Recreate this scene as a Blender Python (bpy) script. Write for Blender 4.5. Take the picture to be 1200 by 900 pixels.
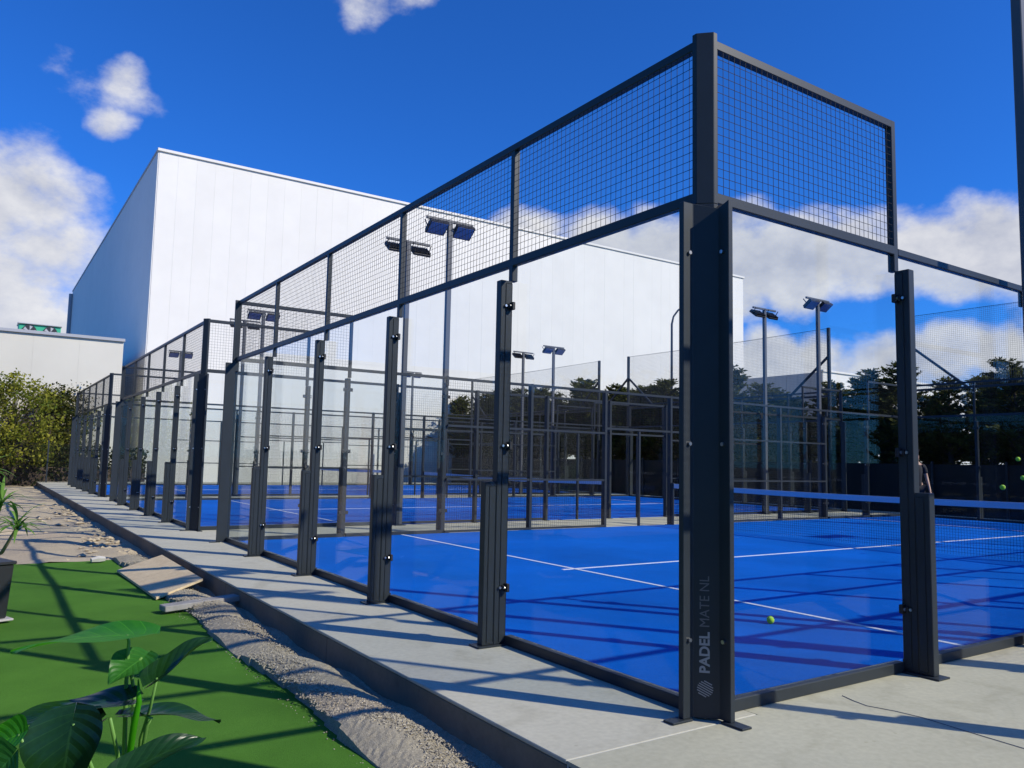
import bpy, bmesh, math, random
import numpy as np
from mathutils import Vector, Matrix
random.seed(7); rng = np.random.default_rng(11)
for o in list(bpy.data.objects): bpy.data.objects.remove(o)
scn = bpy.context.scene; COL = scn.collection
rad = math.radians

# ------------------------------------------------------------------ camera
CAM = Vector((-3.35, -3.0533, 1.3525)); FPX = 928.29; CY = 454.2
yaw, pitch, roll = 0.9796, 0.0931, 0.0210
fw = Vector((math.cos(yaw)*math.cos(pitch), math.sin(yaw)*math.cos(pitch), math.sin(pitch)))
rt0 = Vector((math.sin(yaw), -math.cos(yaw), 0)); up0 = rt0.cross(fw)
rt = math.cos(roll)*rt0 + math.sin(roll)*up0; up = -math.sin(roll)*rt0 + math.cos(roll)*up0
cd = bpy.data.cameras.new('camera'); cam = bpy.data.objects.new('camera', cd); COL.objects.link(cam)
cam.matrix_world = Matrix(((rt.x, up.x, -fw.x, CAM.x), (rt.y, up.y, -fw.y, CAM.y), (rt.z, up.z, -fw.z, CAM.z), (0, 0, 0, 1)))
cd.sensor_width = 36; cd.lens = FPX/1200*36; cd.shift_y = (CY-450)/1200; cd.clip_start = 0.05; cd.clip_end = 3000
scn.camera = cam
def ray(u, v):
    return (rt*((u-600)/FPX) - up*((v-CY)/FPX) + fw)
def P(u, v, depth):              # photo pixel + distance along the view axis -> point
    return CAM + ray(u, v)*depth
def onz(u, v, z):                # photo pixel on a horizontal plane -> point
    d = ray(u, v); return CAM + d*((z-CAM.z)/d.z)

# ------------------------------------------------------------------ sun, sky, exposure
SUN_AZ, SUN_EL = rad(-54.5), rad(35.2)
sd = Vector((math.cos(SUN_AZ)*math.cos(SUN_EL), math.sin(SUN_AZ)*math.cos(SUN_EL), math.sin(SUN_EL)))
sl = bpy.data.lights.new('sun', 'SUN'); sl.energy = 5.0; sl.angle = rad(0.5); sl.color = (1, 0.925, 0.79)
so = bpy.data.objects.new('sun', sl); COL.objects.link(so); so.rotation_euler = sd.to_track_quat('Z', 'Y').to_euler()
so.location = (5, -20, 30)
scn.view_settings.view_transform = 'Standard'; scn.view_settings.look = 'None'
scn.view_settings.gamma = 1; scn.view_settings.use_curve_mapping = False; scn.view_settings.exposure = 0.0
scn.render.engine = 'CYCLES'
scn.cycles.transparent_max_bounces = 48; scn.cycles.max_bounces = 10

W = bpy.data.worlds.new('World'); scn.world = W; W.use_nodes = True
nt = W.node_tree; nt.nodes.clear(); NL = nt.links
def wn(t, **k):
    n = nt.nodes.new(t)
    for a, b in k.items(): setattr(n, a, b)
    return n
def wmath(op, a, b=None, c=None, clamp=False):
    n = wn('ShaderNodeMath', operation=op, use_clamp=clamp)
    for i, x in enumerate((a, b, c)):
        if x is None: continue
        if isinstance(x, (int, float)): n.inputs[i].default_value = x
        else: NL.new(x, n.inputs[i])
    return n.outputs[0]
sky = wn('ShaderNodeTexSky', sky_type='NISHITA', sun_disc=False, sun_elevation=SUN_EL, sun_rotation=math.pi/2-SUN_AZ,
         altitude=300, air_density=1.0, dust_density=0.25, ozone_density=3.5)
tint = wn('ShaderNodeMix', data_type='RGBA', blend_type='MULTIPLY'); tint.inputs[0].default_value = 1
tint.inputs[7].default_value = (0.20, 0.77, 1.74, 1)
NL.new(sky.outputs[0], tint.inputs[6])
tc = wn('ShaderNodeTexCoord'); gen = tc.outputs['Generated']
# cloud density: soft lobes where the cumulus stands, broken up by fractal noise; the same field runs on round the whole sky
LOBES = [(25, 230, .10, .85), (60, 290, .085, .8), (-10, 320, .15, .9), (-60, 250, .13, .9), (75, 345, .06, .75), (20, 395, .11, .85),
         (150, 103, .04, .72), (172, 120, .03, .62), (128, 143, .03, .66), (62, 70, .026, .52), (95, 100, .035, .42),
         (432, 2, .045, .72), (470, -14, .05, .62), (400, -10, .03, .55),
         (620, 275, .06, .75), (700, 295, .08, .95), (780, 300, .08, 1.0), (760, 262, .045, .7), (860, 310, .085, 1.05), (930, 300, .08, 1.05), (1000, 300, .075, 1.05), (880, 255, .04, .7),
         (1080, 295, .07, 1.05), (1150, 292, .08, 1.05), (1230, 295, .09, 1.05), (930, 340, .06, .85), (860, 360, .05, .75), (1320, 290, .1, 1.0), (1040, 262, .04, .7), (1130, 258, .045, .75),
         (900, 425, .06, 1.0), (960, 420, .055, 1.0), (1030, 425, .055, .95), (880, 450, .09, .9), (1130, 395, .048, 1.0), (1175, 400, .05, .95), (1090, 422, .06, .95), (1000, 450, .1, .9), (1240, 425, .09, .95), (1330, 410, .1, .9)]
dens_in = None
sq = wn('ShaderNodeVectorMath', operation='MULTIPLY'); NL.new(gen, sq.inputs[0]); sq.inputs[1].default_value = (1, 1, 1.35)
wob = wn('ShaderNodeTexNoise'); wob.inputs['Scale'].default_value = 9; wob.inputs['Detail'].default_value = 4
NL.new(gen, wob.inputs['Vector'])
wv = wn('ShaderNodeVectorMath', operation='SUBTRACT'); NL.new(wob.outputs['Color'], wv.inputs[0]); wv.inputs[1].default_value = (.5, .5, .5)
ws = wn('ShaderNodeVectorMath', operation='SCALE'); NL.new(wv.outputs[0], ws.inputs[0]); ws.inputs[3].default_value = 0.06
wa = wn('ShaderNodeVectorMath', operation='ADD'); NL.new(sq.outputs[0], wa.inputs[0]); NL.new(ws.outputs[0], wa.inputs[1])
for (u, v, r, amp) in LOBES:
    d = ray(u, v).normalized()
    dn = wn('ShaderNodeVectorMath', operation='DISTANCE'); NL.new(wa.outputs[0], dn.inputs[0]); dn.inputs[1].default_value = (d.x, d.y, d.z*1.35)
    x = wmath('DIVIDE', dn.outputs['Value'], r*1.25); x = wmath('MULTIPLY', x, x); x = wmath('MULTIPLY_ADD', x, -amp, amp)
    dens_in = x if dens_in is None else wmath('SMOOTH_MAX', dens_in, x, 0.12)
# scattered cumulus low in the rest of the sky
sepg = wn('ShaderNodeSeparateXYZ'); NL.new(gen, sepg.inputs[0])
low = wn('ShaderNodeMapRange', interpolation_type='SMOOTHSTEP'); NL.new(sepg.outputs[2], low.inputs[0])
for i, x in zip((1, 2, 3, 4), (0.45, 0.05, 0.0, 0.5)): low.inputs[i].default_value = x
big = wn('ShaderNodeTexNoise'); big.inputs['Scale'].default_value = 3.2; big.inputs['Detail'].default_value = 3; NL.new(gen, big.inputs['Vector'])
side = wn('ShaderNodeVectorMath', operation='DOT_PRODUCT'); NL.new(gen, side.inputs[0]); side.inputs[1].default_value = (fw.x, fw.y, 0)
away = wn('ShaderNodeMapRange'); NL.new(side.outputs['Value'], away.inputs[0])
for i, x in zip((1, 2, 3, 4), (0.75, 0.45, 0.0, 1.0)): away.inputs[i].default_value = x
field = wmath('MULTIPLY', wmath('MULTIPLY_ADD', big.outputs[0], 2.4, -0.75), wmath('MULTIPLY', low.outputs[0], away.outputs[0]))
base = wmath('MAXIMUM', wmath('MAXIMUM', dens_in, 0.0), field)
def fbm(offset):
    mp = wn('ShaderNodeMapping'); NL.new(gen, mp.inputs[0]); mp.inputs['Location'].default_value = offset; mp.inputs['Scale'].default_value = (1, 1, 1.5)
    n = wn('ShaderNodeTexNoise'); n.inputs['Scale'].default_value = 10; n.inputs['Detail'].default_value = 10; n.inputs['Roughness'].default_value = 0.58
    n.inputs['Lacunarity'].default_value = 2.1
    NL.new(mp.outputs[0], n.inputs['Vector']); return n.outputs[0]
n0 = fbm((0, 0, 0)); n1 = fbm((0.012, -0.016, 0.030))
dsum = wmath('ADD', base, wmath('MULTIPLY_ADD', n0, 1.15, -0.92))
den = wn('ShaderNodeMapRange', interpolation_type='SMOOTHSTEP'); NL.new(dsum, den.inputs[0])
den.inputs[1].default_value = 0.0; den.inputs[2].default_value = 0.48; den.inputs[4].default_value = 0.97
thick = wn('ShaderNodeMapRange'); NL.new(dsum, thick.inputs[0]); thick.inputs[1].default_value = 0.1; thick.inputs[2].default_value = 0.75
lit = wmath('ADD', wmath('MULTIPLY', wmath('SUBTRACT', n0, n1), 2.6), wmath('MULTIPLY_ADD', thick.outputs[0], -0.62, 0.86), clamp=True)
cmix = wn('ShaderNodeMix', data_type='RGBA'); NL.new(lit, cmix.inputs[0])
cmix.inputs[6].default_value = (5.0, 5.3, 6.3, 1); cmix.inputs[7].default_value = (8.3, 8.3, 8.5, 1)
fin = wn('ShaderNodeMix', data_type='RGBA'); NL.new(den.outputs[0], fin.inputs[0]); NL.new(tint.outputs[2], fin.inputs[6]); NL.new(cmix.outputs[2], fin.inputs[7])
bgn = wn('ShaderNodeBackground'); bgn.inputs[1].default_value = 0.10; NL.new(fin.outputs[2], bgn.inputs[0])
wo = wn('ShaderNodeOutputWorld'); NL.new(bgn.outputs[0], wo.inputs[0])

# ------------------------------------------------------------------ materials
def mat(name, col, rough=0.6, metal=0.0, spec=0.5, noise=None, bump=None, speck=None):
    """noise=(scale, amount[, col2]); bump=(scale, strength, dist); speck=(scale, amount)"""
    m = bpy.data.materials.new(name); m.use_nodes = True; t = m.node_tree; L = t.links
    b = t.nodes['Principled BSDF']; b.inputs['Roughness'].default_value = rough; b.inputs['Metallic'].default_value = metal
    b.inputs['Specular IOR Level'].default_value = spec; b.inputs['Base Color'].default_value = (*col, 1)
    g = t.nodes.new('ShaderNodeNewGeometry'); pos = g.outputs['Position']; out = None
    if noise:
        n = t.nodes.new('ShaderNodeTexNoise'); n.inputs['Scale'].default_value = noise[0]; n.inputs['Detail'].default_value = 8; n.inputs['Roughness'].default_value = .6
        L.new(pos, n.inputs['Vector'])
        r = t.nodes.new('ShaderNodeMapRange'); L.new(n.outputs[0], r.inputs[0]); r.inputs[1].default_value = .3; r.inputs[2].default_value = .7
        mx = t.nodes.new('ShaderNodeMix'); mx.data_type = 'RGBA'; L.new(r.outputs[0], mx.inputs[0])
        c2 = noise[2] if len(noise) > 2 else tuple(c*(1-noise[1]) for c in col)
        c1 = col if len(noise) > 2 else tuple(min(1, c*(1+noise[1]*.5)) for c in col)
        mx.inputs[6].default_value = (*c2, 1); mx.inputs[7].default_value = (*c1, 1); out = mx.outputs[2]
    if speck:
        n = t.nodes.new('ShaderNodeTexNoise'); n.inputs['Scale'].default_value = speck[0]; n.inputs['Detail'].default_value = 2; L.new(pos, n.inputs['Vector'])
        r = t.nodes.new('ShaderNodeMapRange'); L.new(n.outputs[0], r.inputs[0]); r.inputs[1].default_value = .3; r.inputs[2].default_value = .7
        r.inputs[3].default_value = 1-speck[1]; r.inputs[4].default_value = 1+speck[1]
        mx = t.nodes.new('ShaderNodeMix'); mx.data_type = 'RGBA'; mx.blend_type = 'MULTIPLY'; mx.inputs[0].default_value = 1
        if out is None: mx.inputs[6].default_value = (*col, 1)
        else: L.new(out, mx.inputs[6])
        cc = t.nodes.new('ShaderNodeCombineColor'); [L.new(r.outputs[0], cc.inputs[i]) for i in range(3)]
        L.new(cc.outputs[0], mx.inputs[7]); out = mx.outputs[2]
    if out is not None: L.new(out, b.inputs['Base Color'])
    if bump:
        n = t.nodes.new('ShaderNodeTexNoise'); n.inputs['Scale'].default_value = bump[0]; n.inputs['Detail'].default_value = 6; L.new(pos, n.inputs['Vector'])
        bp = t.nodes.new('ShaderNodeBump'); bp.inputs['Strength'].default_value = bump[1]; bp.inputs['Distance'].default_value = bump[2]
        L.new(n.outputs[0], bp.inputs['Height']); L.new(bp.outputs[0], b.inputs['Normal'])
    return m
def leafmat(name, c1, c2, trans=0.3, rough=0.5):
    m = bpy.data.materials.new(name); m.use_nodes = True; t = m.node_tree; L = t.links; b = t.nodes['Principled BSDF']
    a = t.nodes.new('ShaderNodeAttribute'); a.attribute_name = 'rnd'
    mx = t.nodes.new('ShaderNodeMix'); mx.data_type = 'RGBA'; mx.inputs[6].default_value = (*c1, 1); mx.inputs[7].default_value = (*c2, 1)
    L.new(a.outputs['Fac'], mx.inputs[0]); L.new(mx.outputs[2], b.inputs['Base Color']); b.inputs['Roughness'].default_value = rough
    b.inputs['Specular IOR Level'].default_value = .12
    tr = t.nodes.new('ShaderNodeBsdfTranslucent'); L.new(mx.outputs[2], tr.inputs[0])
    ms = t.nodes.new('ShaderNodeMixShader'); ms.inputs[0].default_value = trans
    L.new(b.outputs[0], ms.inputs[1]); L.new(tr.outputs[0], ms.inputs[2]); L.new(ms.outputs[0], t.nodes['Material Output'].inputs[0])
    return m
M = {}
M['metal'] = mat('anthracite powder coat', (0.029, 0.036, 0.042), 0.42, 0, 0.25, noise=(3.0, .12), bump=(900, .04, .001))
M['wire'] = mat('anthracite wire', (0.010, 0.012, 0.016), 0.6, 0, .15)
M['bolt'] = mat('zinc bolt', (0.6, 0.6, 0.6), 0.3, 1.0)
M['black'] = mat('black rubber', (0.012, 0.012, 0.013), 0.6)
M['print'] = mat('grey lettering print', (0.30, 0.30, 0.29), 0.6)
M['print2'] = mat('thin lettering print', (0.13, 0.13, 0.13), 0.6)
M['blue'] = mat('blue court turf', (0.001, 0.118, 0.53), 0.8, 0, 0.05, noise=(0.6, .22), bump=(240, .35, .004), speck=(60, .10))
M['line'] = mat('white court line', (0.72, 0.74, 0.78), 0.8, noise=(8, .12))
def concrete(name, col, dark):
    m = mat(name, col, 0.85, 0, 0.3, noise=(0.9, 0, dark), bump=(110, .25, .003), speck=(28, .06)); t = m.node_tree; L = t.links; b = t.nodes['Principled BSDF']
    src = b.inputs['Base Color'].links[0].from_socket; g = t.nodes.new('ShaderNodeNewGeometry')      # trowel marks, damp stains and pitting
    n = t.nodes.new('ShaderNodeTexNoise'); n.inputs['Scale'].default_value = 1.7; n.inputs['Detail'].default_value = 5; n.inputs['Distortion'].default_value = 1.6; L.new(g.outputs['Position'], n.inputs['Vector'])
    r = t.nodes.new('ShaderNodeMapRange'); L.new(n.outputs[0], r.inputs[0]); r.inputs[1].default_value = .56; r.inputs[2].default_value = .72; r.inputs[3].default_value = 0; r.inputs[4].default_value = .34
    v = t.nodes.new('ShaderNodeTexVoronoi'); v.inputs['Scale'].default_value = 7; L.new(g.outputs['Position'], v.inputs['Vector'])
    p = t.nodes.new('ShaderNodeMapRange'); L.new(v.outputs['Distance'], p.inputs[0]); p.inputs[1].default_value = .05; p.inputs[2].default_value = .09; p.inputs[3].default_value = .35; p.inputs[4].default_value = 0
    mx0 = t.nodes.new('ShaderNodeMath'); mx0.operation = 'MAXIMUM'; L.new(r.outputs[0], mx0.inputs[0]); L.new(p.outputs[0], mx0.inputs[1])
    x = t.nodes.new('ShaderNodeMix'); x.data_type = 'RGBA'; x.blend_type = 'MULTIPLY'; L.new(mx0.outputs[0], x.inputs[0]); L.new(src, x.inputs[6]); x.inputs[7].default_value = (.55, .53, .46, 1); L.new(x.outputs[2], b.inputs['Base Color'])
    return m
M['concrete'] = concrete('pavement concrete', (0.55, 0.52, 0.40), (0.48, 0.455, 0.35))
M['concrete2'] = concrete('apron concrete', (0.51, 0.485, 0.35), (0.435, 0.415, 0.30))
M['kerb'] = concrete('shade-darkened kerb concrete', (0.24, 0.205, 0.145), (0.16, 0.135, 0.095))  # darker than the pavement: shade on the kerb face is put into the colour
M['mortar'] = mat('pale joint mortar', (0.6, 0.6, 0.57), 0.9)
M['gravel'] = mat('grey crushed gravel', (0.40, 0.35, 0.25), 0.95, 0, 0.1, noise=(16, 0, (0.31, 0.27, 0.195)), bump=(150, .5, .005), speck=(160, .34))
M['pebble'] = mat('gravel stone', (0.43, 0.38, 0.285), 0.9, 0, .1, noise=(25, .45))
M['turf'] = mat('green artificial turf', (0.098, 0.245, 0.030), 0.85, 0, 0.06, noise=(1.1, 0, (0.062, 0.165, 0.020)), bump=(330, .6, .006), speck=(210, .22))
M['sand'] = mat('sandy yard', (0.54, 0.445, 0.295), 0.95, 0, 0.1, noise=(0.55, 0, (0.44, 0.36, 0.24)), bump=(26, .6, .02), speck=(50, .12))
M['ground'] = mat('dry ground', (0.22, 0.21, 0.16), 0.95, 0, 0.2, noise=(0.12, 0, (0.12, 0.14, 0.07)), bump=(6, .6, .05))
M['white'] = mat('white wall panel', (0.75, 0.725, 0.66), 0.55, 0, 0.3, noise=(0.35, .035), speck=(1.1, .015))
M['white2'] = mat('off white wall panel', (0.74, 0.715, 0.65), 0.55, 0, 0.3, noise=(0.35, .035), speck=(1.1, .015))
M['greywall'] = mat('pale grey wall panel', (0.60, 0.575, 0.49), 0.6, 0, 0.3, noise=(0.3, .06))
M['trim'] = mat('grey metal trim', (0.35, 0.36, 0.38), 0.5)
M['dtrim'] = mat('dark grey joint', (0.17, 0.18, 0.2), 0.7)
M['cooler'] = mat('green cooler housing', (0.03, 0.36, 0.20), 0.5)
M['cgrey'] = mat('cooler grey lid', (0.45, 0.46, 0.46), 0.5)
M['pole'] = mat('grey painted pole', (0.085, 0.09, 0.098), 0.45, 0.0, 0.35)
M['lamp'] = mat('floodlight housing', (0.02, 0.02, 0.022), 0.45)
M['lens'] = mat('floodlight lens', (0.16, 0.19, 0.34), 0.12, 0.0, 0.8)  # blue-violet of the reflected sky is put into the base colour
M['netband'] = mat('white net tape', (0.62, 0.66, 0.74), 0.7)
M['ball'] = mat('yellow green felt', (0.42, 0.72, 0.05), 0.95, 0, .1, bump=(500, .5, .002))
M['ballseam'] = mat('ball seam', (0.75, 0.78, 0.66), 0.8)
M['plywood'] = mat('weathered plywood', (0.74, 0.59, 0.36), 0.8, 0, .2, noise=(6, 0, (0.60, 0.46, 0.27)), speck=(40, .10))
M['plank'] = mat('grey concrete slab offcut', (0.33, 0.31, 0.28), 0.9, noise=(9, .3))
M['pot'] = mat('dark grey planter', (0.018, 0.020, 0.023), 0.45, noise=(5, .2))
M['saucer'] = mat('pale saucer', (0.5, 0.47, 0.42), .7)
M['soil'] = mat('potting soil', (0.03, 0.022, 0.015), 0.95, bump=(60, .8, .01))
M['bark'] = mat('bark', (0.10, 0.075, 0.055), 0.9, noise=(14, .45), bump=(40, .7, .02))
M['stem'] = mat('plant stem', (0.14, 0.30, 0.06), 0.5)
M['cane'] = mat('plant cane', (0.26, 0.20, 0.12), 0.8)
M['conifer'] = leafmat('conifer needles', (0.03, 0.04, 0.009), (0.14, 0.15, 0.032), .38, .7)
M['leafdark'] = leafmat('dark broad leaves', (0.018, 0.032, 0.007), (0.11, 0.105, 0.02), .32)
M['leaflight'] = leafmat('yellow green leaves', (0.09, 0.13, 0.015), (0.32, 0.31, 0.04), .42)
M['strap'] = leafmat('strap leaves', (0.05, 0.15, 0.02), (0.20, 0.36, 0.07), .35)
M['screen'] = mat('dark windscreen cloth', (0.010, 0.013, 0.013), 0.9)
M['skin'] = mat('skin', (0.48, 0.29, 0.20), 0.55)
M['cloth'] = mat('black sports cloth', (0.014, 0.014, 0.017), 0.85)
M['hair'] = mat('dark hair', (0.03, 0.02, 0.014), 0.6)
M['shoe'] = mat('orange shoe', (0.72, 0.14, 0.03), 0.6)
M['net'] = mat('fine grey netting', (0.10, 0.11, 0.12), 0.8)
# glass: clear pane with a faint grey green body and a mirror reflection that grows with angle
g = bpy.data.materials.new('clear toughened glass'); g.use_nodes = True; t = g.node_tree; t.nodes.clear()
tr = t.nodes.new('ShaderNodeBsdfTransparent'); tr.inputs[0].default_value = (0.945, 0.958, 0.958, 1)
gl = t.nodes.new('ShaderNodeBsdfGlossy'); gl.inputs['Roughness'].default_value = 0.0; gl.inputs[0].default_value = (.9, .93, .95, 1)
geo = t.nodes.new('ShaderNodeNewGeometry'); dt = t.nodes.new('ShaderNodeVectorMath'); dt.operation = 'DOT_PRODUCT'   # Schlick reflectance, same on both faces of the pane
t.links.new(geo.outputs['Normal'], dt.inputs[0]); t.links.new(geo.outputs['Incoming'], dt.inputs[1])
def gm(op, a, b=0.0, c=0.0):
    n = t.nodes.new('ShaderNodeMath'); n.operation = op
    for i, x in enumerate((a, b, c)):
        if isinstance(x, (int, float)): n.inputs[i].default_value = x
        else: t.links.new(x, n.inputs[i])
    return n.outputs[0]
fr = gm('MULTIPLY_ADD', gm('POWER', gm('SUBTRACT', 1.0, gm('ABSOLUTE', dt.outputs['Value'])), 5.0), 0.50, 0.011)
mx = t.nodes.new('ShaderNodeMixShader'); oo = t.nodes.new('ShaderNodeOutputMaterial')
t.links.new(fr, mx.inputs[0]); t.links.new(tr.outputs[0], mx.inputs[1]); t.links.new(gl.outputs[0], mx.inputs[2]); t.links.new(mx.outputs[0], oo.inputs[0])
M['glass'] = g
def bigleaf(name, c1, c2, rough, trans):
    m = bpy.data.materials.new(name); m.use_nodes = True; t = m.node_tree; L = t.links; b = t.nodes['Principled BSDF']
    uv = t.nodes.new('ShaderNodeUVMap'); sp = t.nodes.new('ShaderNodeSeparateXYZ'); L.new(uv.outputs[0], sp.inputs[0])
    def mm(op, a, bb):
        n = t.nodes.new('ShaderNodeMath'); n.operation = op
        for i, x in enumerate((a, bb)):
            if isinstance(x, (int, float)): n.inputs[i].default_value = x
            elif x is not None: L.new(x, n.inputs[i])
        return n.outputs[0]
    ab = mm('ABSOLUTE', mm('SUBTRACT', sp.outputs[1], .5), None)
    ph = mm('FRACT', mm('MULTIPLY', mm('SUBTRACT', sp.outputs[0], mm('MULTIPLY', ab, .8)), 7.0), None)
    lat = mm('LESS_THAN', mm('ABSOLUTE', mm('SUBTRACT', ph, .5), None), .028)
    mid = mm('LESS_THAN', ab, .018); v = mm('MAXIMUM', lat, mid)
    n = t.nodes.new('ShaderNodeTexNoise'); n.inputs['Scale'].default_value = 14
    mx = t.nodes.new('ShaderNodeMix'); mx.data_type = 'RGBA'; L.new(n.outputs[0], mx.inputs[0])
    mx.inputs[6].default_value = (*c1, 1); mx.inputs[7].default_value = (*c2, 1)
    vx = t.nodes.new('ShaderNodeMix'); vx.data_type = 'RGBA'; L.new(mm('MULTIPLY', v, .5), vx.inputs[0]); L.new(mx.outputs[2], vx.inputs[6])
    vx.inputs[7].default_value = (c2[0]*2.2, c2[1]*1.7, c2[2]*1.8, 1)
    L.new(vx.outputs[2], b.inputs['Base Color']); b.inputs['Roughness'].default_value = rough; b.inputs['Specular IOR Level'].default_value = .32
    sw = mm('SUBTRACT', mm('ABSOLUTE', mm('SUBTRACT', ph, .5), None), 0)
    bp = t.nodes.new('ShaderNodeBump'); bp.inputs['Strength'].default_value = .22; bp.inputs['Distance'].default_value = .008; L.new(sw, bp.inputs['Height']); L.new(bp.outputs[0], b.inputs['Normal'])
    tl = t.nodes.new('ShaderNodeBsdfTranslucent'); L.new(vx.outputs[2], tl.inputs[0]); ms = t.nodes.new('ShaderNodeMixShader'); ms.inputs[0].default_value = trans
    L.new(b.outputs[0], ms.inputs[1]); L.new(tl.outputs[0], ms.inputs[2]); L.new(ms.outputs[0], t.nodes['Material Output'].inputs[0])
    return m
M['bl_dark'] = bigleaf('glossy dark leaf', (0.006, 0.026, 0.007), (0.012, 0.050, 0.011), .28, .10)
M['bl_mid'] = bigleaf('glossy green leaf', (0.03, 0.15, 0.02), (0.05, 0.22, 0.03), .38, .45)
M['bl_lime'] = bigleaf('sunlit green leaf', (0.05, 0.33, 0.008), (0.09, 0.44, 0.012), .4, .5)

# ------------------------------------------------------------------ mesh helpers
class MB:
    def __init__(s): s.v = []; s.f = []; s.s = False
    def box(s, x0, x1, y0, y1, z0, z1):
        b = len(s.v); s.v += [(x, y, z) for z in (z0, z1) for y in (y0, y1) for x in (x0, x1)]
        s.f += [tuple(b+i for i in q) for q in ((0, 2, 3, 1), (4, 5, 7, 6), (0, 1, 5, 4), (2, 6, 7, 3), (0, 4, 6, 2), (1, 3, 7, 5))]; return s
    def prism(s, poly, z0, z1, topz=None):
        n = len(poly); b = len(s.v)
        s.v += [(x, y, z0) for x, y in poly] + [(x, y, (topz[i] if topz else z1)) for i, (x, y) in enumerate(poly)]
        s.f += [tuple(b+i for i in reversed(range(n))), tuple(b+n+i for i in range(n))]
        s.f += [(b+i, b+(i+1) % n, b+n+(i+1) % n, b+n+i) for i in range(n)]; return s
    def tube(s, pts, r, n=8, cap=True):
        pts = [Vector(p) for p in pts]; rs = r if isinstance(r, (list, tuple)) else [r]*len(pts); b = len(s.v)
        for i, p in enumerate(pts):
            d = (pts[min(i+1, len(pts)-1)]-pts[max(i-1, 0)]).normalized()
            a = d.orthogonal().normalized() if i == 0 else (pa - d*pa.dot(d)).normalized()
            pa = a; c = d.cross(a)
            for k in range(n):
                an = 2*math.pi*k/n; s.v.append(tuple(p + (a*math.cos(an)+c*math.sin(an))*rs[i]))
        for i in range(len(pts)-1):
            for k in range(n): s.f.append((b+i*n+k, b+i*n+(k+1) % n, b+(i+1)*n+(k+1) % n, b+(i+1)*n+k))
        if cap:
            s.f.append(tuple(b+k for k in reversed(range(n)))); s.f.append(tuple(b+(len(pts)-1)*n+k for k in range(n)))
        return s
    def bar(s, p, q, w, h=None):       # square bar between two points
        p = Vector(p); q = Vector(q); d = (q-p).normalized(); h = h or w
        a = d.cross(Vector((0, 0, 1))); a = a.normalized() if a.length > 1e-4 else Vector((1, 0, 0)); c = a.cross(d)
        b = len(s.v)
        for o in (p, q):
            for i, j in ((-1, -1), (1, -1), (1, 1), (-1, 1)): s.v.append(tuple(o+a*(i*w/2)+c*(j*h/2)))
        s.f += [tuple(b+i for i in x) for x in ((3, 2, 1, 0), (4, 5, 6, 7), (0, 1, 5, 4), (1, 2, 6, 5), (2, 3, 7, 6), (3, 0, 4, 7))]; return s
    def mesh(s, name, m, bevel=0, smooth=False):
        me = bpy.data.meshes.new(name); me.from_pydata(s.v, [], s.f); me.materials.append(m if not isinstance(m, str) else M[m])
        bm = bmesh.new(); bm.from_mesh(me); bmesh.ops.recalc_face_normals(bm, faces=bm.faces)
        if bevel:
            ed = [e for e in bm.edges if len(e.link_faces) == 2 and e.calc_face_angle(0) > .6]
            bmesh.ops.bevel(bm, geom=ed, offset=bevel, segments=1, affect='EDGES')
        bm.to_mesh(me); bm.free()
        if smooth: me.shade_smooth()
        return me
def link(name, me, parent=None, loc=(0, 0, 0), rot=(0, 0, 0), **props):
    o = bpy.data.objects.new(name, me); COL.objects.link(o); o.location = loc; o.rotation_euler = rot
    if parent is not None: o.parent = parent
    for k, x in props.items(): o[k] = x
    return o
def thing(name, label, cat, loc=(0, 0, 0), rz=0, group=None):
    o = link(name, None, None, loc, (0, 0, rz), label=label, category=cat); o.empty_display_size = .2
    if group: o['group'] = group
    return o
CACHE = {}
def cached(key, fn):
    if key not in CACHE: CACHE[key] = fn()
    return CACHE[key]
def grid_wires(w, h, pitch, th):      # welded wire grid in local XZ, wires as thin square rods
    s = MB(); e = th/2
    for i in range(1, int(round(w/pitch))):
        x = i*w/round(w/pitch); b = len(s.v)
        s.v += [(x-e, 0, 0), (x+e, 0, 0), (x+e, th, 0), (x-e, th, 0), (x-e, 0, h), (x+e, 0, h), (x+e, th, h), (x-e, th, h)]
        s.f += [(b, b+1, b+5, b+4), (b+1, b+2, b+6, b+5), (b+2, b+3, b+7, b+6), (b+3, b, b+4, b+7)]
    for i in range(1, int(round(h/pitch))):
        z = i*h/round(h/pitch); b = len(s.v); y0 = th
        s.v += [(0, y0, z-e), (0, y0+th, z-e), (0, y0+th, z+e), (0, y0, z+e), (w, y0, z-e), (w, y0+th, z-e), (w, y0+th, z+e), (w, y0, z+e)]
        s.f += [(b, b+1, b+5, b+4), (b+1, b+2, b+6, b+5), (b+2, b+3, b+7, b+6), (b+3, b, b+4, b+7)]
    me = bpy.data.meshes.new('wire_mesh'); me.from_pydata(s.v, [], s.f); me.materials.append(M['wire']); return me

# ------------------------------------------------------------------ setting: ground, pavement, turf, gravel
H, ZR, LX, LY = 3.85, 2.865, 19.5, 9.95       # cage height, underside of the rail over the glass, court length and width
OFF = [0.0, 12.05, 24.45, -12.05]             # cages stand side by side
link('ground', MB().box(-900, 900, -900, 900, -.9, -.30).mesh('ground', 'ground'), kind='structure', label='dry open ground round the courts', category='ground')
def sheet(name, x0, x1, y0, y1, z, m, nx=1, ny=1, fn=None):
    v = [(x0+(x1-x0)*i/nx, y0+(y1-y0)*j/ny, z) for j in range(ny+1) for i in range(nx+1)]
    if fn: v = [(x, y, z+fn(x, y)) for x, y, _ in v]
    f = [(j*(nx+1)+i, j*(nx+1)+i+1, (j+1)*(nx+1)+i+1, (j+1)*(nx+1)+i) for j in range(ny) for i in range(nx)]
    me = bpy.data.meshes.new(name); me.from_pydata(v, [], f); me.materials.append(M[m]); return me
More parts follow.
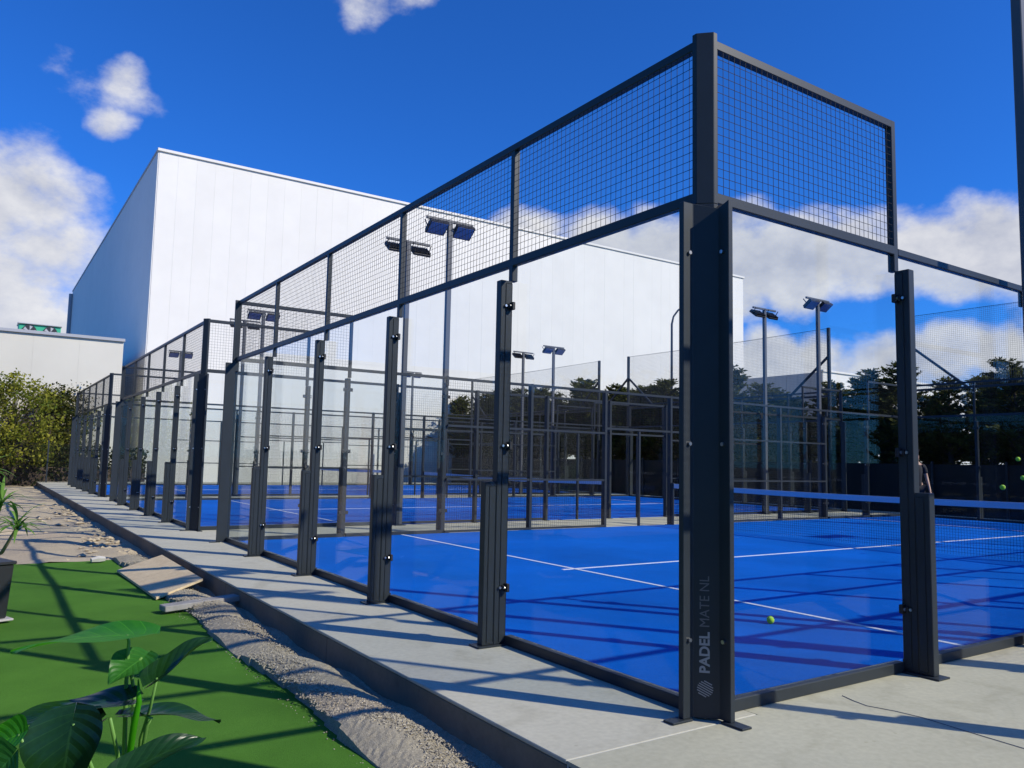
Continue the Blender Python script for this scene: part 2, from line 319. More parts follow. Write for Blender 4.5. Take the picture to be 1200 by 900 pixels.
link('yard', sheet('yard', -30, -.95, 9.845, 46, -.2, 'sand', 60, 90,
     lambda x, y: .03*math.sin(x*5.1+math.sin(y*.9))*math.sin(y*1.7+x) + random.uniform(-.012, .012)), kind='structure', label='sandy yard beyond the green turf', category='yard')
link('artificial_turf', sheet('artificial_turf', -14, -1.42, -9, 9.85, -.185, 'turf', 90, 140,
     lambda x, y: .006*math.sin(x*2.3+y)+.006*math.sin(y*1.9) - (.02 if x > -1.5 else 0)), kind='structure', label='green artificial turf beside the gravel strip', category='turf')
PX = -1.02
pav = link('pavement', None, kind='structure', label='pale concrete pavement round the glass court cages', category='pavement')
def slab(x0, x1, y0, y1, m='concrete', z0=-.02, bv=.004): link('concrete_slab', MB().box(x0, x1, y0, y1, z0, 0).mesh('concrete_slab', m, bv), pav)
slab(PX, 0.30, -.09, 17.4); slab(PX, .30, 17.41, 39)
slab(.302, 21.2, -.10, 39, 'concrete2', -.3, 0); slab(PX, 21.2, -15, -.10, 'concrete2', -.02, 0)
link('joint', MB().box(PX+.006, .30, -.0995, -.0905, -.3, -.0025).mesh('joint', 'mortar'), pav)
random.seed(3); pts = [onz(u, v, .0025) for u, v in ((987, 815), (1000, 821), (1016, 827), (1048, 833), (1082, 841), (1120, 853), (1160, 865), (1200, 877), (1260, 893))]
s = MB()
for a, b in zip(pts[:-1], pts[1:]): s.bar(a, b, .003, .003)
link('crack', s.mesh('crack', 'dtrim'), pav)
# kerb blocks along the pavement edge, each 1 m long
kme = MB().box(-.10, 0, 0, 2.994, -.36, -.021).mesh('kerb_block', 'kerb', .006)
kerb = link('kerb', None, kind='structure', label='concrete kerb along the pavement edge, face shade put into its colour', category='kerb')
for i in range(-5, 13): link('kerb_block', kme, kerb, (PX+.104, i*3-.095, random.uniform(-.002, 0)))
def gz(x, y):
    t = (x+1.62)/(.52)
    return -.03*max(0, min(1, (t-.62)/.4))**1.5 + .016 + .022*math.sin(3.1*y+2*x)*math.sin(1.3*y+.5) + .011*math.sin(7.3*y+9*x) + random.uniform(-.003, .003) + .05*math.sin(max(0, min(1, t))*3.1) - (.09 if x < -1.56 else 0) - max(0, y-9.6)*.12
link('gravel_strip', sheet('gravel_strip', -1.66+.0, PX+.005, -9, 12.5, -.185, 'gravel', 26, 760, lambda x, y: gz(x + .05*math.sin(y*2.1), y)), kind='stuff', label='strip of grey gravel between turf and kerb', category='gravel')
# loose stones on the strip and at the turf edge
s = MB()
def stone(x, y, z, r):
    b = len(s.v); q = [Vector((random.uniform(-1, 1), random.uniform(-1, 1), random.uniform(-.7, .7))).normalized() for _ in range(1)]
    a = random.uniform(0, 6.28); ca, sa = math.cos(a), math.sin(a)
    for (px, py, pz) in ((1, 0, 0), (-1, 0, 0), (0, 1, 0), (0, -1, 0), (0, 0, 1), (0, 0, -1)):
        k = r*random.uniform(.6, 1.15); s.v.append((x+(px*ca-py*sa)*k, y+(px*sa+py*ca)*k, z+pz*k*.7))
    s.f.extend(tuple(b+i for i in f) for f in ((0, 2, 4), (2, 1, 4), (1, 3, 4), (3, 0, 4), (2, 0, 5), (1, 2, 5), (3, 1, 5), (0, 3, 5)))
for i in range(26000):
    y = -1.2+11.5*random.random()**1.8; x = random.uniform(-1.6, PX-.1); stone(x, y, -.185+gz(x, y)+.002, random.choice((.003, .004, .005, .005, .006, .008, .012)))
for i in range(260):
    y = random.uniform(-.5, 9); x = -1.60-abs(random.gauss(0, .035)); stone(x, y, -.18, random.uniform(.003, .007))
link('loose_stones', s.mesh('loose_stones', 'pebble'), kind='stuff', label='loose grey stones scattered over the gravel strip', category='stones')

s = MB()
for i in range(420):                      # crumbled clods where the yard meets the kerb
    y = 10.0+random.random()**1.6*14; x = PX-.12-abs(random.gauss(0, .38)); r = random.choice((.015, .02, .03, .04, .06, .10)); stone(x, y, -.20+r*.12, r)
for k_ in range(len(s.v)): x, y, z = s.v[k_]; s.v[k_] = (x, y, -.2+(z+.2)*.55)
link('rubble', s.mesh('rubble', 'sand'), kind='stuff', label='crumbled pale clods along the kerb beyond the turf', category='rubble')

# ------------------------------------------------------------------ courts: blue surface with white lines
CN = ['lettered', 'middle', 'far', 'side']
surf_lab = ['blue court surface inside the lettered glass cage', 'blue court surface inside the middle glass cage', 'blue court surface of the glass cage by the leafy trees', 'blue court surface of the glass cage behind the photographer side']
for k, oy in enumerate(OFF):
    c = link('court_surface', MB().box(.02, LX-.02, .02, LY-.02, 0.0005, .012).mesh('court_surface', 'blue'), None, (0, oy, 0), kind='structure', label=surf_lab[k], category='court')
    for (x0, x1, y0, y1) in ((3.025, 3.075, .03, LY-.03), (16.525, 16.575, .03, LY-.03), (2.86, 3.022, 4.95, 5.0), (3.078, 16.522, 4.95, 5.0), (16.578, 16.74, 4.95, 5.0)):
        link('court_line', MB().box(x0, x1, y0, y1, .0122, .016).mesh('court_line', 'line'), c)

# ------------------------------------------------------------------ cage parts (local: wall runs along +X, outside is -Y, z up)
def m_wall_post():
    s = MB(); s.box(-.034, .034, -.105, -.001, 0.012, 2.74); s.box(-.0335, .0335, -.205, -.106, 0.012, 1.2)
    s.box(-.0362, -.0345, -.062, -.004, .03, 2.72); s.box(.0345, .0362, -.062, -.004, .03, 2.72)
    s.box(-.0352, -.034, -.168, -.112, .03, 1.17); s.box(.034, .0352, -.168, -.112, .03, 1.17)
    return s.mesh('wall_post', 'metal', .004)
def m_upright(): return MB().box(-.026, .026, -.0005, .0505, 2.745, H-.056).mesh('upright', 'metal', .003)
def m_foot(): return MB().box(-.07, .07, -.255, -.002, 0.0005, .012).mesh('foot_plate', 'metal', .002)
def m_clamp():
    s = MB(); s.box(-.085, -.036, -.030, -.004, -.030, .030); s.box(-.060, -.036, -.052, -.031, -.018, .018); return s.mesh('clamp', 'black', .004)
def m_bolt():
    s = MB(); s.tube([(-.040, -.066, 0), (-.052, -.066, 0)], .010, 8); s.tube([(-.062, -.0305, 0), (-.062, -.041, 0)], .011, 8); return s.mesh('bolt', 'bolt')
def m_rail(L, z, h=.055, w=.05): return MB().box(0, L, 0, w, z, z+h).mesh('rail', 'metal', .004)
def m_glass(w, z0, z1): return MB().box(.012, w-.012, .016, .028, z0, z1).mesh('glass_pane', 'glass')
def m_corner_post():
    # interior is +x,+y of the corner; two plates leave the corner outwards and a slanting face joins them
    s = MB(); a, e, d, t = .02, .078, .152, .036
    s.prism([(-d, a), (-e, a), (a, -e), (a, -d), (a+t, -d), (a+t, -.001), (-.001, -.001), (-.001, a+t), (-d, a+t)], .012, 2.72,
            topz=[2.83, 2.83, 2.80, 2.83, 2.83, 2.83, 2.80, 2.83, 2.83])
    s.prism([(-.05, .052), (-.05, .02), (.02, -.05), (.052, -.05), (.052, .052)], 2.835, H+.004)
    return s.mesh('corner_post', 'metal', .003)
def m_corner_neck(): return MB().prism([(-.0505, .0525), (-.0505, .019), (.019, -.0505), (.0525, -.0505), (.0525, .0525)], 2.70, 2.834).mesh('corner_neck', 'metal', .002)
def m_cfoot():
    s = MB(); s.box(-.245, -.10, .0, .075, .0005, .012); return s.mesh('foot_plate', 'metal', .002)
def m_cfoot2():
    s = MB(); s.box(0, .075, -.245, -.10, .0005, .012); return s.mesh('foot_plate', 'metal', .002)
PW, PS = 1.99, 1.95
def bolts_and_clamps(post, both=True):
    for z in (.42, 1.47, 2.54):
        for rz, off in ((0, 0), (math.pi, 0)):
            if rz and not both: continue
            c = link('clamp', cached('clamp' if not rz else 'clamp2', m_clamp if not rz else m_clamp2), post, (0, 0, z))
            link('bolt', cached('bolt' if not rz else 'bolt2', m_bolt if not rz else m_bolt2), post, (0, 0, z))
def mirx(me):
    c = me.copy(); c.transform(Matrix.Scale(-1, 4, (1, 0, 0))); c.flip_normals(); return c
def m_clamp2(): return mirx(cached('clamp', m_clamp))
def m_bolt2(): return mirx(cached('bolt', m_bolt))
cage_lab = ['anthracite steel and glass court cage with lettering on its corner post', 'middle glass court cage, standing between the lettered cage and the cage by the leafy trees',
            'glass court cage at the row end beside the leafy trees and sandy yard', 'glass court cage on the other side of the lettered cage from the middle cage']
WALLPOS = []
def wall_frame(root, origin, rz):      # an Empty-free helper: local wall coords -> root coords
    R = Matrix.Translation(origin) @ Matrix.Rotation(rz, 4, 'Z'); return R
def put(name, me, root, Mx, **k):
    o = link(name, me, root, **k); o.matrix_local = Mx; return o
def back_wall(root, origin, rz, detail):
    Wm = Matrix.Translation(origin) @ Matrix.Rotation(rz, 4, 'Z')
    put('top_rail', cached('trb', lambda: m_rail(LY-.106, H-.055)), root, Wm @ Matrix.Translation((.053, 0, 0)))
    put('middle_rail', cached('mrb', lambda: m_rail(LY-.106, ZR, .062)), root, Wm @ Matrix.Translation((.053, -.0006, 0)))
    for i in range(5):
        x0 = i*PW
        put('glass_pane', cached('gb', lambda: m_glass(PW, .075, ZR-.002)), root, Wm @ Matrix.Translation((x0, 0, 0)))
        put('bottom_rail', cached('brb', lambda: MB().box(.04, PW-.04, -.012, .05, .001, .07).mesh('bottom_rail', 'metal', .004)), root, Wm @ Matrix.Translation((x0, 0, 0)))
        put('wire_mesh', cached('wm1', lambda: grid_wires(PW-.05, H-ZR-.115, .05, .0024)), root, Wm @ Matrix.Translation((x0+.025, .003, ZR+.06)), kind='stuff')
        if i:
            p = put('wall_post', cached('wp', m_wall_post), root, Wm @ Matrix.Translation((x0, 0, 0)))
            link('foot_plate', cached('fp', m_foot), p)
            bolts_and_clamps(p)
            put('upright', cached('upr', m_upright), root, Wm @ Matrix.Translation((x0, 0, 0)))
def mesh_bay(root, Wm, x0, L, z0=.0, tag_=''):
    # frame of a mesh bay with three cross rails and its welded wire
    s = MB(); s.box(.03, L-.03, 0, .045, z0+.02, z0+.06) if z0 < .5 else s.box(.03, L-.03, 0, .045, z0, z0+.045)
    for z in ((1.0, 2.0) if z0 < .5 else ()): s.box(.03, L-.03, .001, .044, z-.02, z+.02)
    me = cached('mbf'+tag_+str(round(L, 2)), lambda: s.mesh('mesh_frame', 'metal'))
    f = put('mesh_frame', me, root, Wm @ Matrix.Translation((x0, 0, 0)))
    link('wire_mesh', cached('mbw'+tag_+str(round(L, 2)), lambda: grid_wires(L-.06, ZR-z0-.04, .05, .0024)), f, (.03, .012, z0+.03), kind='stuff')
def side_wall(root, origin, rz, flip):
    Wm = Matrix.Translation(origin) @ Matrix.Rotation(rz, 4, 'Z')
    n = 10
    for i in range(n):
        x0 = i*PS; g = i in (0, 1, 8, 9); top = i in (0, 9)
        if g:
            put('glass_pane', cached('gs', lambda: m_glass(PS, .075, ZR-.002)), root, Wm @ Matrix.Translation((x0, 0, 0)))
            put('bottom_rail', cached('brs', lambda: MB().box(.04, PS-.04, -.012, .05, .001, .07).mesh('bottom_rail', 'metal', .004)), root, Wm @ Matrix.Translation((x0, 0, 0)))
        elif i in (4, 5):
            mesh_bay(root, Wm, x0, PS, 2.08, 'g')          # open doorway beside the net, mesh only above it
            put('door_post', cached('dp', lambda: MB().box(-.025, .025, 0, .05, .001, 2.07).mesh('door_post', 'metal', .003)), root, Wm @ Matrix.Translation((x0+PS*.5, 0, 0)))
        else: mesh_bay(root, Wm, x0, PS)
        if top:
            o = .053 if i == 0 else 0
            put('top_rail', cached('trs', lambda: m_rail(PS-.028, H-.055)), root, Wm @ Matrix.Translation((x0+o, 0, 0)))
            xm = x0+.06 if i == 0 else x0+.03
            put('wire_mesh', cached('wm2', lambda: grid_wires(PS-.09, H-ZR-.115, .05, .0024)), root, Wm @ Matrix.Translation((xm, .003, ZR+.06)), kind='stuff')
        put('middle_rail', cached('mrs%d' % (i in (0, 9)), lambda: m_rail(PS-(.06 if i in (0, 9) else .054), ZR, .05 if not top else .062)), root, Wm @ Matrix.Translation((x0+(.053 if i == 0 else .027), -.0006, 0)))
        if i:
            k = i in (1, 2, 8, 9)
            if k:
                p = put('wall_post', cached('wp', m_wall_post), root, Wm @ Matrix.Translation((x0, 0, 0)))
                link('foot_plate', cached('fp', m_foot), p); bolts_and_clamps(p)
                ht = H if i in (1, 9) else ZR+.06
                put('upright', cached('uprs%.1f' % ht, lambda: MB().box(-.025, .025, -.0005, .0505, 2.745, ht).mesh('upright', 'metal', .003)), root, Wm @ Matrix.Translation((x0, 0, 0)))
            else:
                put('mesh_post', cached('mp', lambda: MB().box(-.03, .03, -.062, .05, .001, ZR+.055).box(-.06, .06, -.10, -.0625, .001, .012).mesh('mesh_post', 'metal', .003)), root, Wm @ Matrix.Translation((x0, 0, 0)))
def cage(k, oy):
    root = thing('court_cage', cage_lab[k], 'court cage', (0, oy, 0), 0, 'glass court cages standing in a row')
    back_wall(root, (0, LY, 0), -math.pi/2, True)            # wall along the kerb, outside is -X
    back_wall(root, (LX, 0, 0), math.pi/2, False)
    side_wall(root, (0, 0, 0), 0, False)
    side_wall(root, (LX, LY, 0), math.pi, True)
    for (x, y, rz) in ((0, 0, 0), (LX, 0, math.pi/2), (LX, LY, math.pi), (0, LY, -math.pi/2)):
        c = link('corner_post', cached('cp', m_corner_post), root, (x, y, 0), (0, 0, rz))
        link('neck', cached('cn', m_corner_neck), c); link('foot_plate', cached('cf', m_cfoot), c); link('foot_plate', cached('cf2', m_cfoot2), c)
        for z in (.42, 1.47, 2.54):
            link('bolt', cached('cb', lambda: MB().tube([(-.11, .019, 0), (-.11, .006, 0)], .011, 8).tube([(.019, -.11, 0), (.006, -.11, 0)], .011, 8).mesh('bolt', 'bolt')), c, (0, 0, z))
        if k == 0 and x == 0 and y == 0: CORNER.append(c)
    return root
CORNER = []
for k, oy in enumerate(OFF): cage(k, oy)
# lettering and striped roundel on the slanting face of the corner post (reads upwards)
def text_obj(body, size, bold, loc, parent):
    cu = bpy.data.curves.new('lettering', 'FONT'); cu.body = body; cu.size = size; cu.align_x = 'LEFT'; cu.align_y = 'CENTER'; cu.extrude = .0006
    if bold: cu.offset = .0022
    o = bpy.data.objects.new('tmp', cu); COL.objects.link(o); bpy.context.view_layer.update()
    me = bpy.data.meshes.new_from_object(o.evaluated_get(bpy.context.evaluated_depsgraph_get())); w = max(v.co.x for v in me.vertices)
    bpy.data.objects.remove(o); me.materials.clear(); me.materials.append(M['print'])
    return me, w
ex = Vector((0, 0, 1)); nz = Vector((-1, -1, 0)).normalized(); ey = nz.cross(ex)   # text x runs up, text normal faces outwards
fc = Vector((-.029, -.029, 0)) + nz*.0012 + Vector((1, -1, 0)).normalized()*-.006
def on_face(me, name, z):
    o = link(name, me, CORNER[0]); o.matrix_local = Matrix(((ex.x, ey.x, nz.x, fc.x), (ex.y, ey.y, nz.y, fc.y), (ex.z, ey.z, nz.z, z), (0, 0, 0, 1))); return o
me1, w1 = text_obj('PADEL', .074, True, None, None); on_face(me1, 'lettering', .245)
me2, w2 = text_obj('MATE NL', .074, False, None, None); me2.transform(Matrix.Scale(.90, 4, (1, 0, 0))); me2.materials[0] = M['print2']; on_face(me2, 'lettering', .245+w1+.022)
s = MB(); r0 = .042
for i in range(-3, 4):
    y = i*.0118; L = math.sqrt(max(0, r0*r0-y*y)); c, sn = math.cos(.45), math.sin(.45); hw = .0026
    q = [(-L, y-hw), (L, y-hw), (L, y+hw), (-L, y+hw)]
    s.prism([(px*sn+py*c, px*c-py*sn) for px, py in q], -.0005, .0005)
on_face(s.mesh('roundel', 'print'), 'roundel', .165)

# ------------------------------------------------------------------ floodlight masts
def m_mast_pole(): return MB().prism([(-.05, -.04), (.05, -.04), (.05, .04), (-.05, .04)], .014, 5.93).mesh('pole', 'pole', .006)
def m_mast_base(): return MB().box(-.12, .12, -.09, .09, .0005, .0138).mesh('base_plate', 'metal', .003)
def m_crossbar(): return MB().box(-.51, .51, -.025, .025, 5.935, 5.985).mesh('crossbar', 'pole', .004)
def m_flood():
    s = MB(); s.box(-.20, .20, -.15, .15, -.03, .02)
    for i in range(11): s.box(-.185+i*.037-.006, -.185+i*.037+.006, -.14, .14, .0205, .065)
    s.box(-.215, -.202, -.012, .012, -.02, .19); s.box(.202, .215, -.012, .012, -.02, .19); return s.mesh('floodlight', 'lamp', .003)
def m_lens(): return MB().box(-.18, .18, -.13, .13, -.036, -.0305).mesh('lens', 'lens')
for k, oy in enumerate(OFF):
    for (x, y, face) in ((3.62 if k == 0 else 3.96, -.15, 1), (3.96, LY+.16, -1), (15.55, -.16, 1), (15.55, LY+.16, -1)):
        if k == 3 and face == 1: continue
        end = 'kerb end' if x < 10 else 'tree end'
        nb = {(0, 1): 'on its outer side', (0, -1): 'facing the middle cage', (1, 1): 'facing the lettered cage', (1, -1): 'facing the row end cage', (2, 1): 'facing the middle cage', (2, -1): 'facing the white warehouse', (3, -1): 'facing the lettered cage'}[(k, face)]
        t = thing('floodlight_mast', 'twin floodlight mast, %s cage, %s, %s' % (['lettered', 'middle', 'row end', 'outer'][k], end, nb), 'floodlight', (x, oy+y, 0), 0, 'floodlight masts beside the cages')
        link('pole', cached('mp_', m_mast_pole), t); link('base_plate', cached('mb_', m_mast_base), t); link('crossbar', cached('mc_', m_crossbar), t)
        for sx in (-.29, .29):
            f = link('floodlight', cached('fl', m_flood), t, (sx, face*.02, 5.79), (rad(38)*face, 0, 0)); link('lens', cached('ln', m_lens), f)

# ------------------------------------------------------------------ nets across the courts
def m_netmesh():
    me = grid_wires(LY-.3, .80, .045, .0028); me.name = 'net_mesh'; return me
for k, oy in enumerate(OFF):
    t = thing('court_net', 'court net with white top band inside the %s' % ['lettered cage', 'middle cage', 'cage by the leafy trees', 'outer cage'][k], 'net', (9.75, oy, 0), 0, 'nets strung across the courts')
    for y in (.09, LY-.09): link('net_post', cached('np', lambda: MB().tube([(0, 0, .0125), (0, 0, .95)], .035, 10).mesh('net_post', 'metal')), t, (0, y, 0))
    def band():
        s = MB(); N = 24
        for i in range(N):
            y0, y1 = .13+(LY-.26)*i/N, .13+(LY-.26)*(i+1)/N
            z0 = .93-.045*math.sin(math.pi*i/N); z1 = .93-.045*math.sin(math.pi*(i+1)/N)
            b = len(s.v); s.v += [(-.008, y0, z0-.10), (.008, y0, z0-.10), (.008, y0, z0), (-.008, y0, z0), (-.008, y1, z1-.10), (.008, y1, z1-.10), (.008, y1, z1), (-.008, y1, z1)]
            s.f += [tuple(b+j for j in q) for q in ((0, 1, 5, 4), (1, 2, 6, 5), (2, 3, 7, 6), (3, 0, 4, 7))]
        return s.mesh('net_band', 'netband')
    link('net_band', cached('nb', band), t)
    n = link('net_mesh', cached('nm', m_netmesh), t, (0, .15, .02), (0, 0, math.pi/2), kind='stuff')

# ------------------------------------------------------------------ tall ball-stop net with braced poles behind the courts
NX = 21.6
t = thing('ball_stop_net', 'tall see-through ball-stop netting on dark braced poles behind the cages', 'netting', (NX, 0, 0))
ypoles = [-13.5, -1.2, 10.9, 13.9, 24.4, 26.5, 38.5]
for y in ypoles:
    link('pole', cached('bsp', lambda: MB().box(-.05, .05, -.05, .05, -.3, 6.35).mesh('pole', 'metal', .006)), t, (0, y, 0))
for y, d in ((-1.2, -1), (10.9, -1), (13.9, 1), (24.4, -1), (24.4, 1), (26.5, 1), (38.5, -1)):
    link('brace', MB().bar((0, y+d*.05, 5.3), (0, y+d*1.75, 3.9), .07).mesh('brace', 'metal'), t)
for a, b in ((-13.5, -1.2), (-1.2, 10.9), (13.9, 24.4), (26.5, 38.5)):
    link('cross_rail', MB().box(-.03, .03, a+.052, b-.052, 3.87, 3.94).mesh('cross_rail', 'metal'), t)
    def nt_():
        s = grid_wires(b-a-.1, 2.4, .06, .0035); s.materials[0] = M['net']; return s
    link('netting', nt_(), t, (0, a+.05, 3.93), (0, 0, math.pi/2), kind='stuff')
    link('top_cable', MB().tube([(0, a, 6.33), (0, (a+b)/2, 6.28), (0, b, 6.33)], .008, 5).mesh('top_cable', 'metal'), t)
# dark windscreen cloth fence at its foot
t = thing('windscreen_fence', 'low dark windscreen cloth fence under the conifer row', 'fence', (22.4, 0, -.3))
for i in range(25):
    y = -14+i*2.25; link('post', cached('wfp', lambda: MB().box(-.03, .03, -.03, .03, 0, 1.95).mesh('post', 'metal')), t, (0, y, 0))
    link('screen_panel', cached('wfs', lambda: MB().box(.031, .036, 0, 2.24, .05, 1.85).mesh('screen_panel', 'screen')), t, (0, y, 0))

# ------------------------------------------------------------------ buildings
def panel_wall(root, x0, x1, y, z0, z1, pw, mats, name='wall_panel'):
    n = int(round((x1-x0)/pw)); pw = (x1-x0)/n
    mes = [MB().box(.002, pw-.002, -.012, 0, z0, z1).mesh(name, m) for m in mats]
    for i in range(n): link(name, random.choice(mes), root, (x0+i*pw, y-random.uniform(0, .006), 0))
wh = thing('warehouse', 'huge white windowless warehouse with sunlit front and blue shaded side', 'warehouse', (0, 0, -.3))
WX0, WX1, WY0, WY1, WH = 4.02, 53.2, 44.0, 92.0, 18.62
link('core', MB().box(WX0+.02, WX1, WY0, WY1, 0, WH).mesh('core', 'greywall'), wh)
panel_wall(wh, WX0, WX1, WY0-.001, 0, WH, 1.02, ['white', 'white2', 'white', 'white', 'white'])
s = MB(); n = 38
for i in range(n):
    y0 = WY0+(WY1-WY0)*i/n; s.box(WX0-.06, WX0+.018, y0+.008, y0+(WY1-WY0)/n-.008, 0, WH)
link('side_cladding', s.mesh('side_cladding', 'white'), wh)
link('roof_coping', MB().box(WX0-.1, WX1+.1, WY0-.12, WY0+.2, WH+.001, WH+.16).mesh('roof_coping', 'white2', .01), wh)
link('side_coping', MB().box(WX0-.1, WX0+.2, WY0+.201, WY1, WH+.001, WH+.16).mesh('side_coping', 'trim', .01), wh)
link('downpipe', MB().tube([(WX0-.2, WY1-.4, 0), (WX0-.2, WY1-.4, WH-.3)], .22, 10).mesh('downpipe', 'trim'), wh)
link('roof_vent', MB().box(30, 31.6, WY0+1, WY0+2, WH+.17, WH+.55).mesh('roof_vent', 'dtrim', .03), wh)
an = thing('annex_building', 'low pale grey annex with flat roof beside the warehouse', 'building', (0, 0, -.3))
AX1, AY, AH = 2.75, 43.2, 7.55
link('core', MB().box(-26, AX1, AY+.02, AY+14, 0, AH).mesh('core', 'greywall'), an)
panel_wall(an, -26, AX1, AY, 0, AH, 2.0, ['greywall'])
link('roof_coping', MB().box(-26.1, AX1+.05, AY-.15, AY+.2, AH+.001, AH+.16).mesh('roof_coping', 'trim', .01), an)
link('downpipe', MB().tube([(-6.05, AY-.14, 0), (-6.05, AY-.14, AH-.1)], .07, 8).mesh('downpipe', 'dtrim'), an)
link('outlet', MB().box(-5.6, -5.15, AY-.2, AY-.07, AH-.5, AH-.2).mesh('outlet', 'dtrim', .03), an)
cl = thing('rooftop_cooler', 'green rooftop cooler with two round fans and grey lid', 'cooler', (-1.05, AY+1.4, AH-.3-.55))
link('housing', MB().box(-.95, .95, 0, 1.2, .565, 1.2).mesh('housing', 'cooler', .03), cl)
link('lid', MB().box(-1.0, 1.0, -.12, 1.25, 1.201, 1.27).mesh('lid', 'cgrey', .02), cl)
for x in (-.47, .47):
    f = link('fan', MB().tube([(0, -.002, 0), (0, -.08, 0)], .33, 24).mesh('fan', 'lamp'), cl, (x, 0, .84))
    s = MB()
    for i in range(5):
        a = i*1.257; s.prism([(math.cos(a)*.05, math.sin(a)*.05), (math.cos(a-.22)*.29, math.sin(a-.22)*.29), (math.cos(a+.3)*.29, math.sin(a+.3)*.29)], .082, .09)
    link('blade', s.mesh('blade', 'trim'), f, rot=(math.pi/2, 0, 0))
gb = thing('grey_building', 'grey flat-roofed building with one white face behind the conifers', 'building', (0, 0, -.3))
link('core', MB().box(46.02, 80, 31.02, 39, 0, 8.4).mesh('core', 'greywall'), gb)
panel_wall(gb, 46, 80, 31, 0, 8.45, 1.1, ['white', 'white2'])
s = MB()
for i in range(8): s.box(45.94, 46.0, 31.01+i, 31.99+i, 0, 8.45)
link('side_cladding', s.mesh('side_cladding', 'trim'), gb)
link('roof_coping', MB().box(45.9, 80, 30.88, 31.2, 8.46, 8.6).mesh('roof_coping', 'white', .01), gb)
# street lamp with swan neck beyond the netting
q = onz(787, 541+30, 0); lp = CAM + (ray(787, 520)*41); lp.z = -.3
t = thing('street_lamp', 'thin grey street lamp with swan neck arm in front of the warehouse', 'street lamp', lp)
arc = [(0, 0, 0), (0, 0, 9.0)] + [(.9-.9*math.cos(a), -.6+.6*math.cos(a), 9.0+1.05*math.sin(a)) for a in (.4, .8, 1.2, 1.57)] + [(1.9, -1.2, 10.1)]
link('pole', MB().tube(arc, [.085, .06]+[.05]*5, 10).mesh('pole', 'pole', smooth=True), t)
link('lamp_head', MB().bar((1.9, -1.2, 10.1), (2.5, -1.6, 10.08), .22, .1).mesh('lamp_head', 'trim', .02), t)

# ------------------------------------------------------------------ trees
def leaf_mesh(name, C, N, S, m, asp=.6, rnd=None, D=None):
    """C centres, N normals(ish), S sizes: diamond shaped leaf faces"""
    n = len(C); a = np.cross(N, rng.normal(size=(n, 3))) if D is None else D.copy(); a /= np.linalg.norm(a, axis=1)[:, None]+1e-9
    b = np.cross(N, a); b /= np.linalg.norm(b, axis=1)[:, None]+1e-9
    S = S[:, None]; V = np.empty((n, 4, 3)); V[:, 0] = C-a*S; V[:, 1] = C-b*S*asp; V[:, 2] = C+a*S; V[:, 3] = C+b*S*asp
    V[:, 1] += N*S*.2; V[:, 3] += N*S*.2
    me = bpy.data.meshes.new(name); me.vertices.add(n*4); me.vertices.foreach_set('co', V.reshape(-1)); me.loops.add(n*4); me.loops.foreach_set('vertex_index', np.arange(n*4))
    me.polygons.add(n); me.polygons.foreach_set('loop_start', np.arange(n)*4); me.polygons.foreach_set('loop_total', np.full(n, 4)); me.update(); me.validate()
    at = me.attributes.new('rnd', 'FLOAT', 'FACE'); at.data.foreach_set('value', (rng.random(n) if rnd is None else rnd).astype(np.float32)); me.materials.append(M[m]); return me
def conifer(seed, h):
    r = np.random.default_rng(seed); C = []; Nn = []; S = []; Rn = []; Dd = []; tr = MB()
    lean = r.normal(0, .12, 2)
    tr.tube([(0, 0, -.05), (lean[0]*.3, lean[1]*.3, h*.4), (lean[0], lean[1], h*.99)], [.10, .07, .012], 7)
    z = 1.35+r.random()*.9
    while z < h*.985:
        f = z/h; L = (1.75*(1-f)**.8+.07)*(1 if f > .5 else .4+f*1.2)*r.uniform(.6, 1.25); k = r.integers(3, 6); a0 = r.random()*6.28
        for j in range(k):
            a = a0+j*6.28/k+r.normal(0, .3); Lj = L*r.uniform(.6, 1.25); rise = r.uniform(.2, .9)
            cx, cy = lean*f; d = np.array([math.cos(a), math.sin(a), rise]); d /= np.linalg.norm(d); p0 = np.array([cx, cy, z])
            tip = p0+d*Lj+np.array([0, 0, .2*Lj]); tr.tube([tuple(p0), tuple(tip)], [.018*(1-f)+.006, .004], 4, False)
            shade = r.random()*.5
            for q in range(int(5+10*Lj)):                       # side twigs, each a spray of needles
                t0 = r.random()**.75; b0 = p0+(tip-p0)*t0; sd_ = np.cross(d, [0, 0, 1])*r.choice([-1, 1])*r.uniform(.4, 1.1)+d*r.uniform(.4, 1.0)+[0, 0, r.uniform(-.1, .6)]
                sd_ /= np.linalg.norm(sd_); tl = r.uniform(.14, .38)*(1.15-.5*t0); m = int(4+26*tl); tt = r.random(m)
                C.append(b0+np.outer(tt, sd_)*tl+r.normal(0, .018, (m, 3))); dd = sd_+r.normal(0, .45, (m, 3)); Dd.append(dd/np.linalg.norm(dd, axis=1)[:, None])
                Nn.append(r.normal(0, 1, (m, 3))); S.append(r.uniform(.035, .085, m)); Rn.append(np.clip(shade+.35*tt+r.normal(0, .15, m), 0, 1))
        z += r.uniform(.12, .24)
    C = np.concatenate(C); Nn = np.concatenate(Nn); Nn /= np.linalg.norm(Nn, axis=1)[:, None]
    return leaf_mesh('crown', C, Nn, np.concatenate(S), 'conifer', .36, np.concatenate(Rn), np.concatenate(Dd)), tr.mesh('trunk', 'bark')
CV = [conifer(100+i, h) for i, h in enumerate((5.0, 5.4, 4.7, 5.8, 5.2))]
y = -13.0
